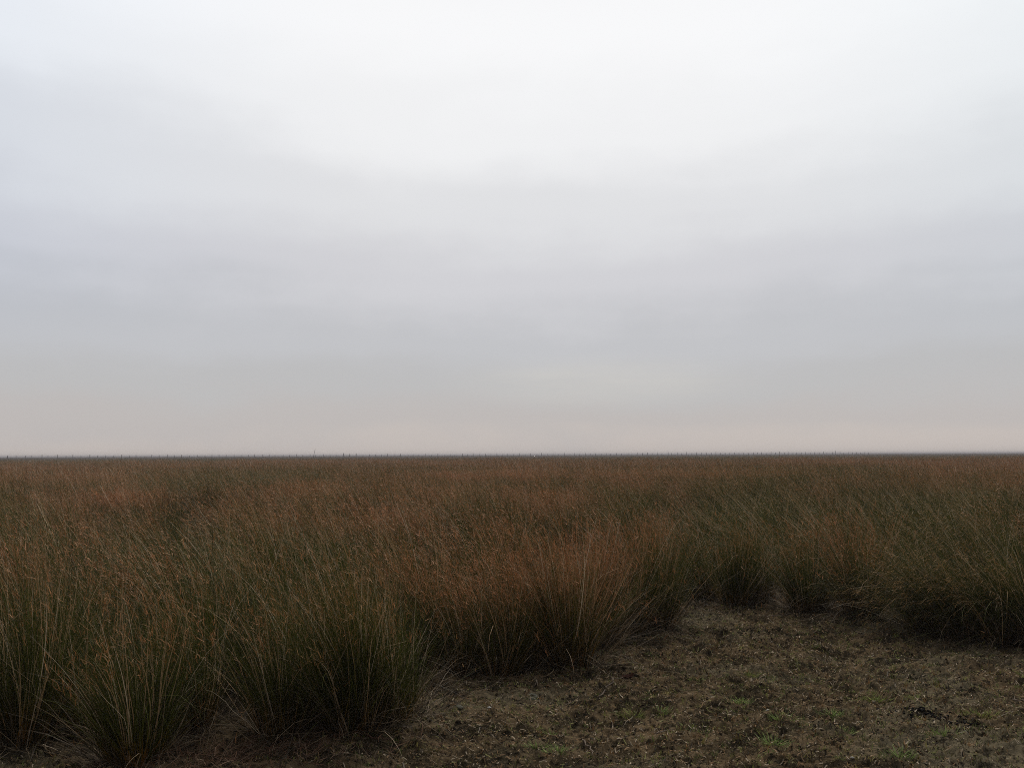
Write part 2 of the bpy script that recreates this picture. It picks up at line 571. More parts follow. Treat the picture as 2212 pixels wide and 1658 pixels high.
#  px base (u, v), height, foot radius, culm count, green, spread, wind x, droop, label
TUS = [
    (300, 1638, 0.95, .12, 1300, .66, 1.15, -.10, 1.0, 'fan shaped green tussock with orange stems, standing foremost at the lower left'),
    (55, 1600, 1.20, .18, 1400, .68, 1.1, -.22, 1.2, 'dark green tussock cut by the left border of the photo'),
    (175, 1585, 1.05, .16, 1200, .72, 1.3, -.20, 1.4, 'low dark tangled tussock just left of the foremost fan shaped tussock'),
    (425, 1560, 1.15, .13, 700, .60, 0.9, -.15, 1.0, 'thin gappy tussock behind and right of the foremost fan shaped tussock'),
    (600, 1585, 1.10, .12, 900, .66, 1.0, -.18, 1.1, 'tussock with upright orange stems above the strewn straw at lower left'),
    (690, 1560, 1.08, .14, 1100, .75, 1.2, -.22, 1.2, 'broad green tussock between the orange stemmed one and the corner tussock'),
    (765, 1580, 1.12, .13, 1300, .80, 1.0, -.16, 1.0, 'dense dark green tussock next to the red footed corner tussock'),
    (850, 1570, 1.00, .14, 1300, .66, 1.0, -.12, 0.9, 'red footed tussock on the corner where the bare soil cuts in'),
    (345, 1500, 0.80, .12, 260, .45, 1.2, -.25, 1.4, 'sparse brown tussock beside the dark hole in the left grass'),
    (180, 1480, 1.25, .18, 1200, .55, 1.0, -.24, 1.0, 'tall green brown tussock in the second row at far left'),
    (40, 1480, 1.25, .18, 1200, .50, 1.0, -.26, 1.0, 'tall brownish tussock in the second row on the left border'),
    (520, 1490, 1.22, .18, 1300, .78, 1.1, -.26, 1.0, 'tall green tussock right of the dark hole in the left grass'),
    (650, 1475, 1.25, .18, 1300, .70, 1.0, -.30, 1.0, 'tall leaning tussock in the second row behind the orange stemmed one'),
    (790, 1480, 1.22, .17, 1200, .58, 1.0, -.30, 1.0, 'tall rusty tussock in the second row behind the red footed corner one'),
    (900, 1430, 1.18, .15, 1000, .38, 1.0, -.34, 1.0, 'brown tussock in the dark nook where the two grass edges meet'),
    (985, 1445, 1.10, .14, 1100, .36, 1.0, -.34, 1.0, 'brown leaning tussock first in the middle stretch after the dark nook'),
    (1065, 1448, 1.10, .13, 1000, .34, 1.1, -.30, 1.1, 'brown tussock above the pale lumpy soil, second in the middle stretch'),
    (1145, 1436, 1.12, .15, 900, .36, 1.2, -.32, 1.2, 'brown tussock with dead blades lying low to its left, middle stretch'),
    (1222, 1438, 1.16, .13, 1400, .34, 1.0, -.16, 0.9, 'upright tussock with straw and orange stems at the corner of the middle stretch'),
    (1278, 1398, 1.15, .14, 1000, .40, 1.2, -.10, 1.2, 'tussock with splayed pale stems just right of the upright corner tussock'),
    (1345, 1372, 1.15, .13, 1000, .46, 1.0, -.18, 1.0, 'olive tussock midway between the upright corner tussock and the dark gap'),
    (1408, 1356, 1.15, .13, 1300, .62, 1.0, -.06, 0.9, 'straight green tussock with pale stems at the left lip of the dark gap'),
    (1425, 1310, 1.15, .14, 800, .55, 1.1, -.12, 1.1, 'shaded tussock on the left side inside the dark gap'),
    (1478, 1262, 1.20, .16, 900, .40, 1.1, -.32, 1.2, 'rusty tussock closing the back of the dark gap'),
    (1530, 1292, 1.18, .15, 1100, .60, 1.1, -.34, 1.1, 'brown topped tussock at the right lip of the dark gap'),
    (1580, 1312, 1.00, .13, 1200, .72, 1.0, -.10, 0.9, 'short green tussock first to the right of the dark gap'),
    (1650, 1306, 0.98, .16, 1200, .74, 1.1, -.12, 1.0, 'short dark green tussock second to the right of the dark gap'),
    (1745, 1322, 0.95, .13, 1100, .72, 1.1, -.14, 1.0, 'short green tussock with narrow foot left of the fountain shaped tussock'),
    (1868, 1336, 1.18, .11, 1600, .48, 1.5, -.16, 1.2, 'fountain shaped tussock with a yellow orange foot on the right'),
    (1800, 1296, 1.20, .15, 1000, .46, 1.1, -.36, 1.2, 'rust topped tussock behind and left of the fountain shaped tussock'),
    (1945, 1306, 1.22, .15, 1100, .78, 1.1, -.66, 1.2, 'leaning green tussock behind and right of the fountain shaped tussock'),
    (2010, 1362, 1.10, .15, 1500, .86, 1.1, -.85, 1.9, 'windswept tussock trailing pale dry blades towards the fountain shaped tussock'),
    (2085, 1376, 1.12, .16, 1500, .84, 1.2, -.80, 1.7, 'heavy dark green tussock with its head bent over, right edge of clearing'),
    (2160, 1384, 1.16, .16, 1400, .78, 1.2, -.72, 1.6, 'bushy dark tussock last but one on the right border'),
    (2225, 1388, 1.20, .17, 1400, .80, 1.1, -.60, 1.2, 'dark tussock cut by the right border of the photo'),
    (2060, 1300, 1.30, .18, 1300, .90, 1.1, -.72, 1.2, 'green brown tussock in the second row behind the windswept one'),
    (2180, 1310, 1.32, .18, 1300, .84, 1.1, -.72, 1.2, 'green brown tussock in the second row on the right border'),
]
tus_xy = []
for i, (u, v, H, R, n, g, spr, wx, dr, lab) in enumerate(TUS):
    x, y = ground_at(u, v)
    tus_xy.append((x, y))
    st, hd, dd = tussock(100 + i, H, R, (wx, -.03), g, int(n * 1.05), 0.0034, 0.0 if n < 400 else (0.8 if g < .55 else 0.45), 0.34, spr, 8, dr)
    root = empty('grass_tussock', (x, y, float(gz(x, y))))
    tag(root, lab, 'grass tussock', GRP)
    for nm, pr in (('stems', st), ('seed_sprays', hd), ('dead_leaves', dd)):
        if pr:
            add_obj(nm, make_mesh(nm, *join(pr)[:2], M_grass, join(pr)[2]), root)
tus_xy = np.array(tus_xy)

# ------------------------------------------------------------------ the grassland behind: one mass, clump meshes scattered
protos = {1: [], 2: [], 3: []}


def proto(parts, lod):
    v, f, c = join(parts)
    o = bpy.data.objects.new('grass_clump', make_mesh('grass_clump', v, f, M_grass, c))
    protos[lod].append(o)


PW = (-.50, -.03)
for i in range(9):
    st, hd, dd = tussock(500 + i, 1.15 + 0.02 * i, 0.19, (PW[0] * (0.7 + 0.07 * ((i * 4) % 9)), -.03), .22 + .085 * i, 430, 0.0056, 1.35 - .11 * i, 0.07, 0.85, 6)
    proto(st + hd + dd, 1)
for i in range(6):
    rng = np.random.RandomState(700 + i)
    ps = []
    for k in range(9):
        ox, oy = rng.rand(2) * 2.4 - 1.2
        st, hd, dd = tussock(800 + i * 20 + k, 0.95 + 0.35 * rng.rand(), 0.26, PW, .28 + .09 * i, 100, 0.014, 0.8, 0.0, 1.4, 5)
        for v, f, c in st + hd:
            ps.append((v + np.array([ox, oy, 0]), f, c))
    proto(ps, 2)
for i in range(5):
    rng = np.random.RandomState(900 + i)
    ps = []
    for k in range(60):
        ox, oy = rng.rand(2) * 9 - 4.5
        st, hd, dd = tussock(1000 + i * 90 + k, 0.85 + 0.4 * rng.rand(), 0.45, PW, .55 + .1 * i, 34, 0.034, 0.6, 0.0, 2.0, 4)
        for v, f, c in st + hd:
            ps.append((v + np.array([ox, oy, 0]), f, c))
    proto(ps, 3)


def scatter(seed, r0, r1, step, half_az, keep=1.0):
    rng = np.random.RandomState(seed)
    xs = np.arange(-r1, r1, step)
    ys = np.arange(2.0, r1, step)
    X, Y = np.meshgrid(xs, ys)
    X = (X + (rng.rand(*X.shape) - 0.5) * step * 1.0).ravel()
    Y = (Y + (rng.rand(*Y.shape) - 0.5) * step * 1.0).ravel()
    r = np.hypot(X, Y)
    ok = (r >= r0) & (r < r1) & (np.abs(np.arctan2(X, Y)) < half_az) & (rng.rand(len(X)) < keep)
    return X[ok], Y[ok], rng


def choose(X, Y, k, sc, rng, bias=0.0):
    """greener clumps gather in patches"""
    g = 0.6 * vnoise(X + 21, Y + 5, sc) + 0.4 * vnoise(X, Y, sc * 3.1) + bias + 0.12 * rng.randn(len(X))
    # the joined clump meshes come out of the node tree last first
    return k - 1 - np.clip(((g - 0.25) / 0.5 * k).astype(int), 0, k - 1)


def gn_field(name, X, Y, Z, rot, scl, pick, objs, label, tilt=None):
    me = bpy.data.meshes.new(name)
    me.vertices.add(len(X))
    me.vertices.foreach_set('co', np.stack([X, Y, Z], -1).astype(np.float32).ravel())
    tilt = np.zeros(len(X)) if tilt is None else tilt
    for nm, dt, arr in (('rot', 'FLOAT', rot), ('tilt', 'FLOAT', tilt), ('scl', 'FLOAT', scl), ('pick', 'INT', pick)):
        a = me.attributes.new(nm, dt, 'POINT')
        a.data.foreach_set('value', np.ascontiguousarray(arr, dtype=np.int32 if dt == 'INT' else np.float32))
    me.materials.append(M_grass)
    o = add_obj(name, me)
    ng = bpy.data.node_groups.new(name, 'GeometryNodeTree')
    ng.interface.new_socket('Geometry', in_out='INPUT', socket_type='NodeSocketGeometry')
    ng.interface.new_socket('Geometry', in_out='OUTPUT', socket_type='NodeSocketGeometry')
    gi = ng.nodes.new('NodeGroupInput')
    go = ng.nodes.new('NodeGroupOutput')
    jn = ng.nodes.new('GeometryNodeJoinGeometry')
    for p in objs:
        oi = ng.nodes.new('GeometryNodeObjectInfo')
        oi.inputs['Object'].default_value = p
        oi.inputs['As Instance'].default_value = True
        ng.links.new(oi.outputs['Geometry'], jn.inputs[0])
    ip = ng.nodes.new('GeometryNodeInstanceOnPoints')

    def named(nm, dt):
        a = ng.nodes.new('GeometryNodeInputNamedAttribute')
        a.data_type = dt
        a.inputs[0].default_value = nm
        return a.outputs[0]
    cx = ng.nodes.new('ShaderNodeCombineXYZ')
    ng.links.new(named('rot', 'FLOAT'), cx.inputs[2])
    ng.links.new(named('tilt', 'FLOAT'), cx.inputs[1])
    ng.links.new(gi.outputs[0], ip.inputs['Points'])
    ng.links.new(jn.outputs[0], ip.inputs['Instance'])
    ip.inputs['Pick Instance'].default_value = True
    ng.links.new(named('pick', 'INT'), ip.inputs['Instance Index'])
    ng.links.new(cx.outputs[0], ip.inputs['Rotation'])
    ng.links.new(named('scl', 'FLOAT'), ip.inputs['Scale'])
    ng.links.new(ip.outputs[0], go.inputs[0])
    md = o.modifiers.new('scatter', 'NODES')
    md.node_group = ng
    tag(o, label, 'grass', kind='stuff')
    return o


# near rows
X, Y, rng = scatter(11, 4.0, 44, 0.60, rad(50))
ok = ~in_clearing(X, Y)
d_t = np.min(np.hypot(X[:, None] - tus_xy[None, :, 0], Y[:, None] - tus_xy[None, :, 1]), 1)
ok &= (d_t > 0.36)
ed = edge_dist(X, Y)
ok &= (ed > 0.42) & ((ed > 1.3) | (rng.rand(len(X)) < 0.72))
HOLES = [ground_at(330, 1440), ground_at(1452, 1270), ground_at(1250, 1330), ground_at(1690, 1235)]
HOLES = [(*h, .42, .42) for h in HOLES] + [(.8, 13.9, .75, 1.5), (2.95, 12.3, .7, 1.0), (-1.25, 8.4, .35, .5), (6.3, 16.3, 1.1, 1.6),
                                              (1.7, 27, 1.5, 3.0), (-4.6, 13.5, .7, 1.2), (-2.4, 10.6, .4, .8), (4.4, 21, 1.2, 2.0),
                                              (-.6, 11.2, .35, .9), (-7.5, 20, 1.0, 1.8)]
for hx, hy, ra_, rb_ in HOLES:
    ok &= ((X - hx) / ra_) ** 2 + ((Y - hy) / rb_) ** 2 > 1
hn = 0.5 * vnoise(X, Y, 0.3) + 0.5 * vnoise(X + 9, Y, 0.9)
gap = 0.7 * vnoise(X * 1.25 + 40, Y * .6, 0.8) + 0.3 * vnoise(X + 7, Y * .7, 2.0)
ok &= (gap < 0.61 + 0.1 * np.clip((Y - 20) / 20, 0, 1))
X, Y, hn = X[ok], Y[ok], hn[ok]
n = len(X)
gn_field('grassland', X, Y, gz(X, Y), (rng.rand(n) - .5) * 1.0, np.minimum(0.58 + 0.62 * hn + 0.24 * rng.rand(n), 1.13), choose(X, Y, 9, 0.22, rng, 0.34 * np.clip((X - 1.2) / 2, 0, 1) * np.clip((30 - Y) / 10, 0, 1)),
         protos[1], 'rust topped green grassland behind the tussocks at the clearing',
         -(0.30 * vnoise(X, Y + 30, 0.5) ** 2 + 0.22 * np.clip((X - 1.0) / 2.5, 0, 1) * rng.rand(n)) + 0.06 * rng.randn(n))
X, Y, rng = scatter(12, 43, 135, 1.9, rad(44))
n = len(X)
hn = vnoise(X, Y, 0.15)
gn_field('grassland', X, Y, gz(X, Y), (rng.rand(n) - .5) * 1.0, 0.85 + 0.28 * hn + 0.12 * rng.rand(n), choose(X, Y, 6, 0.07, rng),
         protos[2], 'rust and olive grassland of the middle distance')
X, Y, rng = scatter(13, 132, 345, 7.0, rad(42))
n = len(X)
gn_field('grassland', X, Y, np.zeros(n), (rng.rand(n) - .5) * 1.0, 0.9 + 0.25 * rng.rand(n), choose(X, Y, 5, 0.03, rng),
         protos[3], 'brown grassland far out towards the fence')
# beyond, the rough top of the grass runs on to the horizon
ra = np.geomspace(300, 6500, 170)
aa = np.linspace(rad(-48), rad(48), 700)
RR, AA = np.meshgrid(ra, aa, indexing='ij')
rng = np.random.RandomState(14)
FX, FY = RR * np.sin(AA), RR * np.cos(AA)
FZ = 0.86 + 0.32 * rng.rand(*FX.shape) + 0.2 * (vnoise(FX, FY, 0.02) - .5)
FZ[0] = 0.0
idx = np.arange(FX.size).reshape(FX.shape)
F = np.stack([idx[:-1, :-1], idx[1:, :-1], idx[1:, 1:], idx[:-1, 1:]], -1).reshape(-1, 4)
tag(add_obj('grassland', make_mesh('grassland', np.stack([FX, FY, FZ], -1), F, M_far)),
    'grey brown grassland reaching the horizon', 'grass', kind='stuff')

# ------------------------------------------------------------------ what lies on the clearing


def sample_clearing(rng, n, near=0.0, y0=4.6, y1=11.6):
    X = rng.rand(n * 3) * 12.5 - 4.8
    Y = y0 + rng.rand(n * 3) * (y1 - y0)
    ok = in_clearing(X, Y)
    if near:
        ok &= rng.rand(len(X)) < np.exp(-edge_dist(X, Y) / near)
    return X[ok][:n], Y[ok][:n]


def flat_strands(rng, X, Y, L, wid, cols, lift=0.012, m=4, curl=0.5, rise=0.0):
    n = len(X)
    a = rng.rand(n) * 2 * np.pi
    c = (rng.rand(n) - .5) * 2 * curl
    s = np.linspace(0, 1, m)
    ang = a[:, None] + c[:, None] * s[None, :] * 2
    step = (L / (m - 1))[:, None]
    px = X[:, None] + np.concatenate([np.zeros((n, 1)), np.cumsum(np.cos(ang[:, :-1]) * step, 1)], 1)
    py = Y[:, None] + np.concatenate([np.zeros((n, 1)), np.cumsum(np.sin(ang[:, :-1]) * step, 1)], 1)
    pz = gz(px, py) + lift * (0.3 + rng.rand(n))[:, None] + rise * rng.rand(n)[:, None] * (s * (1.4 - s))[None, :]
    P = np.stack([px, py, pz], -1)
    Wd = wid[:, None] * np.clip(1 - s ** 3, .3, 1)[None, :]
    t = rng.rand(n) * 1.2 - .6
    side = np.stack([-np.sin(a) * np.cos(t), np.cos(a) * np.cos(t), np.sin(t)], -1)
    col = np.ones((n, m, 4))
    col[..., :3] = cols[:, None, :]
    return ribbons(P, Wd, side, col)


def pal(rng, n, cols, jit=0.3):
    c = np.array(cols)[rng.randint(0, len(cols), n)]
    return c * (1 - jit / 2 + jit * rng.rand(n))[:, None]


rng = np.random.RandomState(21)
parts = []
X, Y = sample_clearing(rng, 60000)
n = len(X)
parts.append(flat_strands(rng, X, Y, 0.009 + 0.034 * rng.rand(n) ** 2.5, 0.0040 + 0.0045 * rng.rand(n),
                          pal(rng, n, [(.18, .105, .050), (.13, .080, .038), (.25, .16, .085), (.05, .038, .022), (.17, .16, .055), (.38, .30, .21), (.03, .024, .016)], .8)))
X, Y = sample_clearing(rng, 2600, 0.35)
n = len(X)
parts.append(flat_strands(rng, X, Y, 0.06 + 0.22 * rng.rand(n) ** 1.5, 0.0024 + 0.002 * rng.rand(n),
                          pal(rng, n, [(.12, .075, .045), (.20, .14, .09), (.09, .05, .03), (.26, .2, .14)], .6), 0.02, 6, 0.5, 0.06))
# the drift of straw at lower left
sx, sy = ground_at(520, 1625)
n = 900
X = sx + rng.randn(n) * 0.42
Y = sy + rng.randn(n) * 0.16
parts.append(flat_strands(rng, X, Y, 0.06 + 0.2 * rng.rand(n), 0.0022 + 0.002 * rng.rand(n),
                          pal(rng, n, [(.16, .085, .05), (.12, .06, .035), (.22, .14, .09), (.08, .045, .03)], .6), 0.03, 6, 1.4, 0.07))
X, Y = sample_clearing(rng, 150)
n = len(X)
parts.append(flat_strands(rng, X, Y, 0.03 + 0.08 * rng.rand(n), 0.003 + 0.002 * rng.rand(n),
                          pal(rng, n, [(.30, .23, .16), (.22, .15, .10), (.38, .32, .25)], .4), 0.02, 5, 0.25, 0.03))
v, f, c = join(parts)
tag(add_obj('dry_litter', make_mesh('dry_litter', v, f, M_litter, c)), 'brown straw and dry grass bits strewn over the clearing', 'litter', kind='stuff')

# low cropped growth: brown stubble with green and yellow patches
parts = []


def stubble(rng, X, Y, h, wid, cols, tilt=0.7):
    n = len(X)
    base = np.stack([X, Y, gz(X, Y) - 0.004], -1)
    t0 = rng.randn(n, 2) * tilt
    P, Wd, side = strands(rng, base, h, t0, rng.randn(n, 2) * 0.5, 3, wid, 1.0)
    col = np.ones((n, 3, 4))
    col[..., :3] = cols[:, None, :]
    return ribbons(P, Wd, side, col)


X, Y = sample_clearing(rng, 42000)
k = vnoise(X, Y, 1.3) * 0.6 + vnoise(X, Y, 4.0) * 0.4 + 0.12 * rng.rand(len(X))
ok = k > 0.48
X, Y = X[ok], Y[ok]
n = len(X)
parts.append(stubble(rng, X, Y, 0.010 + 0.028 * rng.rand(n), 0.0035 + 0.003 * rng.rand(n),
                     pal(rng, n, [(.14, .082, .038), (.19, .110, .054), (.10, .075, .032), (.15, .13, .055), (.03, .022, .014)], .7)))
# short shoots and broken stubs thinning out from the tall grass
X, Y = sample_clearing(rng, 2600, 0.16)
n = len(X)
parts.append(stubble(rng, X, Y, 0.03 + 0.17 * rng.rand(n) ** 2.5, 0.003 + 0.002 * rng.rand(n),
                     pal(rng, n, [(.22, .14, .08), (.10, .10, .03), (.30, .22, .14), (.06, .045, .025), (.16, .08, .03)], .7), 0.45))
X, Y = sample_clearing(rng, 4200)
for _ in range(1):
    kk = 10
    cx = np.repeat(X, kk) + rng.randn(len(X) * kk) * 0.013
    cy = np.repeat(Y, kk) + rng.randn(len(X) * kk) * 0.013
    n = len(cx)
    base = np.repeat(pal(rng, len(X), [(.18, .23, .06), (.27, .28, .08), (.17, .20, .07), (.32, .27, .09), (.30, .16, .06)], .7), kk, 0)
    parts.append(stubble(rng, cx, cy, 0.014 + 0.028 * rng.rand(n), 0.0035 + 0.002 * rng.rand(n), base, 0.6))
v, f, c = join(parts)
tag(add_obj('short_grass', make_mesh('short_grass', v, f, M_litter, c)), 'patchy cropped brown and yellow green growth on the clearing', 'short grass', kind='stuff')

# crumbs and clods of soil
ICO_V = np.array([(0, 0, 1), (.894, 0, .447), (.276, .851, .447), (-.724, .526, .447), (-.724, -.526, .447), (.276, -.851, .447),
                  (.724, .526, -.447), (-.276, .851, -.447), (-.894, 0, -.447), (-.276, -.851, -.447), (.724, -.526, -.447), (0, 0, -1)])
ICO_F = np.array([(0, 1, 2), (0, 2, 3), (0, 3, 4), (0, 4, 5), (0, 5, 1), (1, 6, 2), (2, 7, 3), (3, 8, 4), (4, 9, 5), (5, 10, 1),
                  (2, 6, 7), (3, 7, 8), (4, 8, 9), (5, 9, 10), (1, 10, 6), (11, 7, 6), (11, 8, 7), (11, 9, 8), (11, 10, 9), (11, 6, 10)])


def clods(rng, X, Y, r, tone):
    n = len(X)
    sh = r[:, None, None] * (0.65 + 0.6 * rng.rand(n, 12, 1)) * ICO_V[None] * np.stack(
        [0.8 + .5 * rng.rand(n), 0.8 + .5 * rng.rand(n), 0.45 + .4 * rng.rand(n)], -1)[:, None, :]
    a = rng.rand(n) * 6.28
    ca, sa = np.cos(a)[:, None], np.sin(a)[:, None]
    V = np.stack([sh[..., 0] * ca - sh[..., 1] * sa + X[:, None], sh[..., 0] * sa + sh[..., 1] * ca + Y[:, None],
                  sh[..., 2] + (gz(X, Y) + r * 0.25)[:, None]], -1)
    Fq = (np.arange(n)[:, None, None] * 12 + ICO_F[None]).reshape(-1, 3)
    col = np.zeros((n, 12, 4))
    col[..., 1] = tone[:, None]
    return V.reshape(-1, 3), Fq, col.reshape(-1, 4)


X, Y = sample_clearing(rng, 15000)
n = len(X)
p1 = clods(rng, X, Y, 0.003 + 0.007 * rng.rand(n) ** 3, rng.rand(n))
X, Y = sample_clearing(rng, 1600, 0.4)
n = len(X)
p2 = clods(rng, X, Y, 0.006 + 0.018 * rng.rand(n) ** 2, rng.rand(n) ** 1.1)
v, f, c = join([p1, p2])
tag(add_obj('soil_crumbs', make_mesh('soil_crumbs', v, f, M_clod, c)), 'loose crumbs and clods of dark soil on the clearing', 'soil', kind='stuff')
# black crumbly patch on the right
bx_, by_ = ground_at(2008, 1556)
n = 330
t = rng.randn(n)
X = bx_ + t * 0.09 + rng.randn(n) * 0.05
Y = by_ - t * 0.07 + rng.randn(n) * 0.11
v, f, c = clods(rng, X, Y, 0.004 + 0.010 * rng.rand(n), rng.rand(n))
tag(add_obj('black_crumbs', make_mesh('black_crumbs', v, f, M_black)), 'small spill of black crumbs on the brown clearing at right', 'soil', kind='stuff')


# green sprigs one can pick out
SPR = [
    (1196, 1592, 1.0, 0, 'brightest green sprig, a round leafy one low in the middle of the clearing'),
    (1156, 1628, .7, 0, 'small green sprig below and left of the round bright sprig'),
    (1205, 1634, .9, 0, 'wide green sprig below the round bright sprig'),
    (1428, 1540, .9, 0, 'upright green sprig standing alone right of the yellowish one'),
    (1364, 1552, 1.0, 1, 'spreading yellow green sprig left of the lone upright green sprig'),
    (1290, 1560, .9, 2, 'straw yellow sprig left of the spreading yellow green sprig'),
    (1474, 1575, .7, 0, 'small pale green sprig beside the dark hollow'),
    (938, 1625, 1.0, 2, 'straw coloured sprig near the red footed corner tussock'),
    (1506, 1470, .8, 0, 'green sprig highest up on the left half of the clearing'),
    (1620, 1460, .8, 1, 'yellow green sprig in the upper middle of the clearing'),
    (1688, 1568, 1.0, 0, 'large green sprig just right of the white flake in mid clearing'),
    (1796, 1557, .9, 0, 'bluish green sprig between the large sprig and the black crumbs'),
    (1604, 1525, .8, 0, 'flat green sprig tucked under a dark clod'),
    (1892, 1514, .9, 1, 'yellow green sprig above and left of the black crumbs'),
    (1976, 1515, .9, 1, 'wide yellow green sprig directly above the black crumbs'),
    (2120, 1555, 1.1, 1, 'wide yellow green sprig right of the black crumbs'),
    (2040, 1603, 1.0, 0, 'grey green sprig below the black crumbs'),
    (1815, 1592, .9, 0, 'narrow upright green sprig below the bluish one'),
    (1668, 1622, 1.1, 0, 'broad green sprig low down in mid clearing'),
    (1942, 1641, 1.0, 0, 'bright green sprig on the bottom border of the photo at right'),
]
for i, (u, v, s, tone, lab) in enumerate(SPR):
    x, y = ground_at(u, v)
    rng = np.random.RandomState(300 + i)
    s = s * 1.35
    n = int(60 * s)
    a = rng.rand(n) * 6.28
    d = np.stack([np.cos(a), np.sin(a)], -1)
    base = np.concatenate([d * (rng.rand(n) * 0.045 * s)[:, None] * np.array([1.5, .8]), np.full((n, 1), -.006)], 1)
    P, Wd, side = strands(rng, base, s * (0.022 + 0.035 * rng.rand(n)), d * (0.3 + .7 * rng.rand(n))[:, None], d * 0.6, 4,
                          0.0035 + 0.002 * rng.rand(n), 1.3)
    base_c = [[(.22, .30, .08), (.32, .40, .13), (.15, .20, .06)], [(.25, .29, .07), (.34, .36, .10), (.18, .22, .06)],
              [(.16, .13, .05), (.12, .12, .04), (.20, .15, .08)]][tone]
    cl = np.ones((n, 4, 4))
    cl[..., :3] = pal(rng, n, base_c, .4)[:, None, :]
    v_, f_, c_ = ribbons(P, Wd, side, cl)
    o = add_obj('grass_sprig', make_mesh('grass_sprig', v_, f_, M_litter, c_), None, (x, y, float(gz(x, y))))
    tag(o, lab, 'grass sprig', 'green sprigs on the bare clearing')

# white flakes and pale lumps
FLK = [
    (1057, 1549, .013, 'brightest white flake, near the red footed corner tussock'),
    (1263, 1606, .007, 'tiny white flake below the straw yellow sprig'),
    (1658, 1542, .011, 'long white flake left of the large green sprig in mid clearing'),
    (1724, 1550, .008, 'small round white flake right of the large green sprig'),
    (1842, 1648, .011, 'white flake on the bottom border below the narrow upright sprig'),
    (1534, 1395, .008, 'small white flake in the upper clearing below the dark gap'),
]
for i, (u, v, r, lab) in enumerate(FLK):
    rng = np.random.RandomState(400 + i)
    x, y = ground_at(u, v)
    vv = ICO_V * (0.7 + .5 * rng.rand(12, 1)) * r * np.array([1.5, 1.0, .55])
    o = add_obj('white_flake', make_mesh('white_flake', vv, ICO_F, M_white), None, (x, y, float(gz(x, y)) + r * .4 + .008))
    o.rotation_euler = (rng.rand() * .8, rng.rand() * .6, rng.rand() * 3)
    tag(o, lab, 'white flake', 'white flakes lying on the clearing')
LMP = [(1152, 1504, .030, 'larger pale clay lump of the pair below the brown middle tussocks'),
       (1152, 1513, .018, 'smaller pale clay lump in front of the larger one'),
       (992, 1537, .022, 'flat pale greenish lump left of the brightest white flake')]
for i, (u, v, r, lab) in enumerate(LMP):
    rng = np.random.RandomState(420 + i)
    x, y = ground_at(u, v)
    import bmesh
    bm = bmesh.new()
    bmesh.ops.create_icosphere(bm, subdivisions=3, radius=1)
    for q in bm.verts:
        p = q.co
        k = 0.7 + 0.6 * float(vnoise(p.x * 1.3 + i * 9 + p.z, p.y * 1.3 + p.z * .7, 1.2)) + .15 * rng.rand()
        q.co = Vector((p.x * r * 1.25 * k, p.y * r * k, p.z * r * .62 * k))
    me = bpy.data.meshes.new('clay_lump')
    bm.to_mesh(me)
    bm.free()
    me.materials.append(M_stone)
    o = add_obj('clay_lump', me, None, (x, y, float(gz(x, y)) + r * .3))
    o.rotation_euler[2] = rng.rand() * 3
    tag(o, lab, 'clay lump', 'pale lumps on the clearing')


def tube(path, radii, sides=6):
    path = np.array(path)
    n = len(path)
    V = []
    for i in range(n):
        t = path[min(i + 1, n - 1)] - path[max(i - 1, 0)]
        t = t / np.linalg.norm(t)
        a = np.cross(t, (0, 0, 1) if abs(t[2]) < .9 else (1, 0, 0))
        a = a / np.linalg.norm(a)
        b = np.cross(t, a)
        for k in range(sides):
            th = 2 * np.pi * k / sides
            V.append(path[i] + radii[i] * (a * np.cos(th) + b * np.sin(th)))
    Fq = []
    for i in range(n - 1):
        for k in range(sides):
            k2 = (k + 1) % sides
            Fq.append((i * sides + k, i * sides + k2, (i + 1) * sides + k2, (i + 1) * sides + k))
    caps = np.array([list(range(sides))[::-1], [(n - 1) * sides + k for k in range(sides)]])
    return np.array(V), [np.array(Fq), caps]


def twig(u0, v0, u1, v1, r, mat, label, bend, lift=0.012, seed=0, name='twig', cat='twig'):
    a, b = np.array(ground_at(u0, v0)), np.array(ground_at(u1, v1))
    rng = np.random.RandomState(seed)
    t = np.linspace(0, 1, 9)
    d = b - a
    nrm = np.array([-d[1], d[0]])
    xy = a[None] + d[None] * t[:, None] + nrm[None] * (bend * np.sin(t * np.pi) + rng.randn(9) * .015)[:, None]
    z = gz(xy[:, 0], xy[:, 1])
    z = np.maximum(z, z.mean()) + lift + rng.rand(9) * .004
    p = np.column_stack([xy, z])
    c = p[0].copy()
    v_, f_ = tube(p - c, r * (1.1 - .7 * t))
    o = add_obj(name, make_mesh(name, v_, f_, mat, smooth=True), None, tuple(c))
    tag(o, label, cat, 'twigs and stalks lying on the clearing')
    return o


twig(1298, 1517, 1347, 1470, .006, M_twig, 'long dark twig lying slantwise beside the reddish dead leaf', .06, .012, 1)
twig(1257, 1612, 1281, 1645, .0045, M_ptwig, 'bleached twig slanting down below the tiny white flake', .08, .015, 2)
twig(1418, 1604, 1450, 1596, .0040, M_ptwig, 'pale forked looking twig below the small pale green sprig', .10, .015, 3)
twig(2188, 1520, 2230, 1531, .0045, M_ptwig, 'pale stalk reaching in at the right border of the clearing', .02, .02, 4)
twig(1650, 1341, 1712, 1336, .0060, M_ptwig, 'pale stalk lying in front of the short green tussocks', .03, .02, 5)
twig(1252, 1425, 1272, 1431, .0050, M_ptwig, 'short pale stub at the foot of the upright corner tussock', .02, .03, 6)
twig(780, 1601, 842, 1612, .0060, M_leaf, 'reddish curved twig in front of the dense dark green tussock', -.15, .015, 7)
twig(655, 1637, 690, 1630, .0055, M_twig, 'dark twig near the bottom border below the orange stemmed tussock', .03, .012, 8)
twig(612, 1588, 645, 1570, .0045, M_ptwig, 'pale straight stalk leaning at the foot of the orange stemmed tussock', .02, .03, 9)
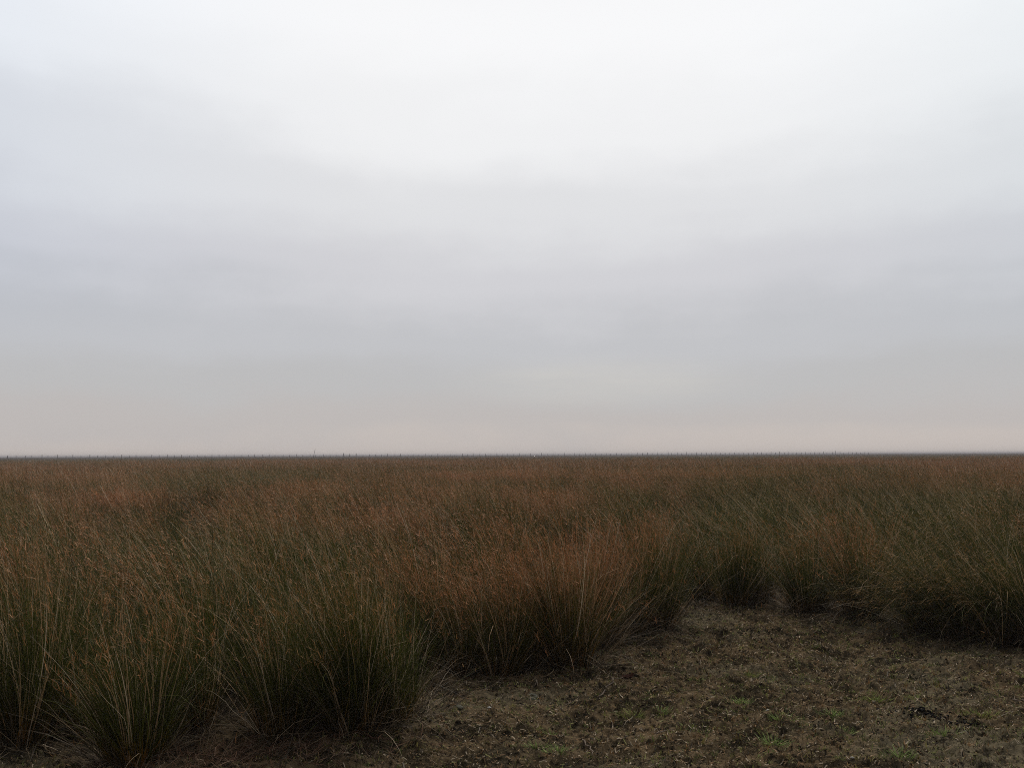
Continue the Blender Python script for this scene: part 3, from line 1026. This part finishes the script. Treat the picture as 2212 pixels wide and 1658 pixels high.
twig(868, 1590, 895, 1590, .0040, M_ptwig, 'short pale stalk lying at the foot of the red footed tussock', .02, .02, 10)
# the reddish dead leaf, curled along its midrib
lx, ly = ground_at(1356, 1466)
uu, vv = np.meshgrid(np.linspace(-1, 1, 13), np.linspace(-1, 1, 7))
hw = np.sqrt(np.clip(1 - uu ** 2, 0, 1)) * .024 + .001
V = np.stack([uu * .05, vv * hw, .012 + .022 * vv ** 2 + .012 * uu ** 2 + .004 * np.sin(uu * 9)], -1).reshape(-1, 3)
V2 = V + np.array([0, 0, -.0015])
idx = np.arange(91).reshape(7, 13)
F = np.stack([idx[:-1, :-1], idx[:-1, 1:], idx[1:, 1:], idx[1:, :-1]], -1).reshape(-1, 4)
o = add_obj('dead_leaf', make_mesh('dead_leaf', np.concatenate([V, V2]), np.concatenate([F, F[:, ::-1] + 91]), M_leaf, smooth=True),
            None, (lx, ly, float(gz(lx, ly)) + .01))
o.rotation_euler = (.25, -.1, .2)
tag(o, 'curled reddish brown dead leaf beside the long dark twig', 'leaf')

# ------------------------------------------------------------------ the fence on the horizon
A0 = np.array([-171.0, 380.0])
DV = np.array([99.5, 43.0])
fence = empty('wire_fence', (*A0, 0))
tag(fence, 'long wire fence with dark wooden posts standing along the horizon', 'fence')


def post_mesh(h, r):
    prof = [(0, r), (h * .5, r * .95), (h * .97, r * .9), (h, r * .6)]
    return tube([(0.003 * i, 0, z) for i, (z, _) in enumerate(prof)], [q for _, q in prof], 8)


pm = {}
for nm, h, r in (('tall', 2.42, .11), ('short', 2.15, .09), ('corner', 2.7, .16)):
    v_, f_ = post_mesh(h, r)
    pm[nm] = make_mesh('post', v_, f_, M_post, smooth=False)
posts = []
N_POST = 152
rng = np.random.RandomState(55)
for i in range(N_POST):
    t = -0.30 + i / 38.0
    p = A0 + DV * (t + rng.randn() * .002) - A0
    kind = 'tall' if i % 2 == 0 else 'short'
    if i in (49, 51, 143):
        kind = 'corner'
    posts.append((p, kind, 0.9 + .17 * rng.rand()))
rest_v, rest_f, off = [], [], 0
for i, (p, kind, s) in enumerate(posts):
    if i < 100:
        o = add_obj('post', pm[kind], fence, (p[0], p[1], 0))
        o.scale = (1, 1, s)
        o.rotation_euler = (rng.randn() * .01, rng.randn() * .012, rng.rand() * 3)
        if kind == 'corner':
            o['label'] = 'thicker taller strainer post'
    else:
        v_, f_ = post_mesh({'tall': 2.6, 'short': 2.3, 'corner': 3.1}[kind] * s, .13)
        rest_v.append(v_ + np.array([p[0], p[1], 0]))
        rest_f.append([q + off for q in f_])
        off += len(v_)
o = add_obj('distant_posts', make_mesh('distant_posts', np.concatenate(rest_v),
            [np.concatenate([q[0] for q in rest_f]), np.concatenate([q[1] for q in rest_f])], M_post), fence)
o['kind'] = 'stuff'
for z in (.35, .75, 1.15, 1.6, 2.0):
    a, b = posts[0][0], posts[-1][0]
    ts = np.linspace(0, 1, 60)
    v_, f_ = tube([(*(a + (b - a) * t), z) for t in ts], [.003] * 60, 4)
    add_obj('wire', make_mesh('wire', v_, f_, M_wire), fence)

# a slanted pale pole beyond the fence
px_, py_ = -0.203 * 200, 200.0
v_, f_ = tube([(0, 0, -.2), (.25, 0, 1.5), (.6, 0, 3.05)], [.05, .045, .03], 8)
o = add_obj('slanted_pole', make_mesh('slanted_pole', v_, f_, M_pole, smooth=True), None, (px_, py_, 0))
tag(o, 'thin pale slanted pole standing in the grass before the horizon fence', 'pole')

# ------------------------------------------------------------------ the air over the plain
hz, N = new_mat('haze')
vol = N.n('ShaderNodeVolumePrincipled')
vol.inputs['Color'].default_value = (0.70, 0.67, 0.69, 1)
vol.inputs['Density'].default_value = 0.0008
out = N.n('ShaderNodeOutputMaterial')
N.link(vol.outputs[0], out.inputs['Volume'])
X0, X1, Y0, Y1, Z0, Z1 = -7600, 7600, -7600, 7600, -1.3, 3.15
V = np.array([(x, y, z) for z in (Z0, Z1) for y in (Y0, Y1) for x in (X0, X1)])
F = np.array([(0, 2, 3, 1), (4, 5, 7, 6), (0, 1, 5, 4), (2, 6, 7, 3), (0, 4, 6, 2), (1, 3, 7, 5)])
tag(add_obj('haze', make_mesh('haze', V, F, hz)), 'thin pale haze over the plain', 'haze', kind='stuff')
